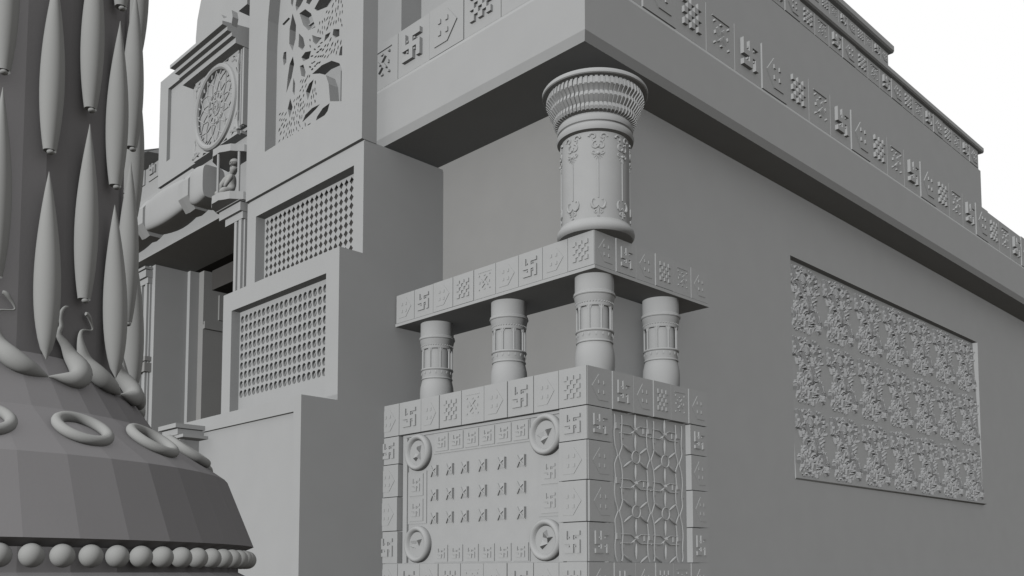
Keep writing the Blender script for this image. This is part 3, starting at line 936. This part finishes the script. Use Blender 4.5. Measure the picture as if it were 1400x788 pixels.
som = so.mesh('scroll_ornament'); som.materials.append(M_PALE)
for k in range(8):
    place('scroll_ornament', som, tc, T(CXc, CYc, 0) @ Matrix.Rotation(k*pi/4, 4, 'Z'))

# ================================================================== big dark pillar at the left
VX, VY = -5.109, -1.278
HEAD = math.atan2(.711, .703)                 # heading of the view, used only to set the facet phase
def va(t): return HEAD+pi+R(t)                # t degrees to the right of the side facing the viewer
dp = thing('dark_ornate_pillar', 'massive dark many-sided pillar hung with pale spindles above a flared beaded foot', 'pillar', (VX, VY, 0))
NFc = 44
body_prof = [(1.28, 0), (1.28, .22), (1.08, .34), (1.06, 1.25), (1.18, 1.42), (1.18, 1.50), (1.12, 1.56), (1.04, 1.60), (1.04, 1.675), (1.098, 1.70),
             (.992, 1.958), (.72, 2.14), (.575, 2.345), (.568, 3.2), (.572, 4.2), (.63, 4.55), (.78, 4.75), (.78, 4.85), (.3, 4.95)]
a0 = va(40.6)
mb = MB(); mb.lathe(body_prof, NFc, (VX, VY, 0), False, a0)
mb.build('body', M_DARK, dp)
# spindles
def spindle(L_, r, cut=True):
    mb = MB(); pr = []
    N = 18
    for i in range(N+1):
        t = i/N     # 0 bottom .. 1 top
        if cut:
            f = sin(pi*(.14+.86*t)**.90)**.95 if t < 1 else 0
        else:
            f = sin(pi*min(1, t)**.72)**.85 if 0 < t < 1 else 0
        pr.append((max(r*f, .0008), L_*t))
    if cut:
        mb.lathe([(max(pr[0][0]*.8, .004), .006)]+pr, 20)
        mb.sphere(.011, (.006, 0, -.006), None, 10, 6, (1.2, 1.2, .8))
    else: mb.lathe(pr, 20)
    return mb
sA = spindle(.645, .040).mesh('spindle', 60); sA.materials.append(M_ORN)
sB = spindle(.66, .043, False).mesh('spindle', 60); sB.materials.append(M_ORN)
PITCH = .70
for k in range(24):
    a = va(56+15*k)
    for j in range(3):
        odd = k % 2 == 1
        z = (2.57 if odd else 2.317)+PITCH*j
        cutm = odd or j > 0
        rr_ = .604 if cutm else .628
        if cutm and not odd: z += .033
        M = T(VX+rr_*cos(a), VY+rr_*sin(a), z) @ Matrix.Rotation(a, 4, 'Z')
        if not cutm: M = M @ Matrix.Rotation(R(-2), 4, 'Y')
        place('spindle', sA if cutm else sB, dp, M)
# horned scrolls in mirrored pairs
hornc = [(-252,463,12),(-236,460,15),(-217,447,15),(-196,425,11),(-176,400,8),(-170,382,6),(-185,372,5),(-220,366,5),(-262,358,7),(-290,340,11),(-302,300,18),
         (-295,235,32),(-268,160,50),(-222,90,64),(-160,45,60),(-95,22,44),(-40,6,22),(0,-4,4)]
hornr = [(190,470,5),(165,460,8),(142,430,10),(135,385,10),(140,338,12),(120,285,16),(165,230,27),(205,165,45),(222,95,62),(200,40,62),(150,5,50),(90,0,32),(40,0,15),(0,-4,4)]
def horn(lst, f):
    mb = MB(); pts = []; nr = []; rd = []
    for (u, v, r) in lst:
        u2 = u*f; z = 2.258+v*.00058; q = r*.00064
        base = .575 if z > 2.345 else .575+.145*(2.345-z)/.205
        Rr_ = base+min(q*.6, .03)+.010
        a = u2/.66
        pts.append((Rr_*cos(a), Rr_*sin(a), z)); nr.append((cos(a), sin(a), 0)); rd.append(q)
    # finer interpolation
    def cr(P, i, t):
        p0, p1, p2, p3 = P[max(i-1,0)], P[i], P[i+1], P[min(i+2,len(P)-1)]
        return .5*((2*p1)+(-p0+p2)*t+(2*p0-5*p1+4*p2-p3)*t*t+(-p0+3*p1-3*p2+p3)*t**3)
    V = [Vector(p) for p in pts]; N_ = [Vector(p) for p in nr]
    P2, N2, R2 = [], [], []
    for i in range(len(V)-1):
        for t in (0, .34, .67):
            P2.append(cr(V, i, t)); N2.append(N_[i].lerp(N_[i+1], t)); R2.append(max(.002, cr(rd, i, t)))
    P2.append(V[-1]); N2.append(N_[-1]); R2.append(rd[-1])
    mb.tube(P2, R2, 14, .85, N2)
    me = mb.mesh('horned_scroll', 60); me.materials.append(M_ORN); return me
hm = [horn([(u, v, r*.86) for u, v, r in hornc], .00056), horn(hornr, .00061)]
for k in range(12):
    a = va(55.8+30*k)
    for q_ in hm: place('horned_scroll', q_, dp, T(VX, VY, 0) @ Matrix.Rotation(a, 4, 'Z'))
# rings on the shoulder
slope = math.atan2(2.14-1.958, .992-.72)
for k in range(18):
    a = va(56.0+20*k)
    if k == 0:
        mb = MB(); mb.torus(.080, .018, None, 36, 12, (0,0,0)); rme2 = mb.mesh('shoulder_ring', 60); rme2.materials.append(M_ORN)
    place('shoulder_ring', rme2, dp, T(VX, VY, 0) @ Matrix.Rotation(a, 4, 'Z') @ T(.860, 0, 2.062) @ Matrix.Rotation(slope, 4, 'Y'))
# beads
mb = MB(); mb.sphere(.0350, (0,0,0), None, 20, 14); bme = mb.mesh('bead', 60); bme.materials.append(M_ORN)
for k in range(80):
    a = va(37.7+4.5*k)
    place('bead', bme, dp, T(VX+1.075*cos(a), VY+1.075*sin(a), 1.649) @ Matrix.Rotation(a, 4, 'Z'))

# ================================================================== light, sky, camera
wd = bpy.data.worlds.new('World'); scene.world = wd; wd.use_nodes = True
bg = wd.node_tree.nodes['Background']
bg.inputs['Color'].default_value = (1, 1, 1, 1); bg.inputs['Strength'].default_value = 1.0
S_AZ, S_EL = 196, 25
sd = Vector((cos(R(S_AZ))*cos(R(S_EL)), sin(R(S_AZ))*cos(R(S_EL)), sin(R(S_EL))))
sun = bpy.data.lights.new('sun', 'SUN'); sun.energy = 6.45; sun.angle = R(4); sun.use_shadow = False; sun.cycles.cast_shadow = False; sun.color = (1, 1, .995)
so_ = bpy.data.objects.new('sun', sun); COL.objects.link(so_)
so_.rotation_euler = sd.to_track_quat('Z', 'Y').to_euler()

cam = bpy.data.cameras.new('camera'); co = bpy.data.objects.new('camera', cam); COL.objects.link(co)
cam.sensor_width = 36; cam.lens = 1292/1400*36
cam.shift_y = (690-394)/1400
cam.clip_start = .05; cam.clip_end = 1000
AZ = R(45.35); PI_ = math.atan((783-690)/1292)
co.location = (-6.079, -5.240, 1.6)
fw = Vector((cos(AZ)*cos(PI_), sin(AZ)*cos(PI_), sin(PI_)))
co.rotation_euler = fw.to_track_quat('-Z', 'Y').to_euler()
scene.camera = co
scene.view_settings.view_transform = 'Standard'; scene.view_settings.look = 'None'
scene.view_settings.exposure = 0; scene.view_settings.gamma = 1
scene.render.resolution_x = 1024; scene.render.resolution_y = 576
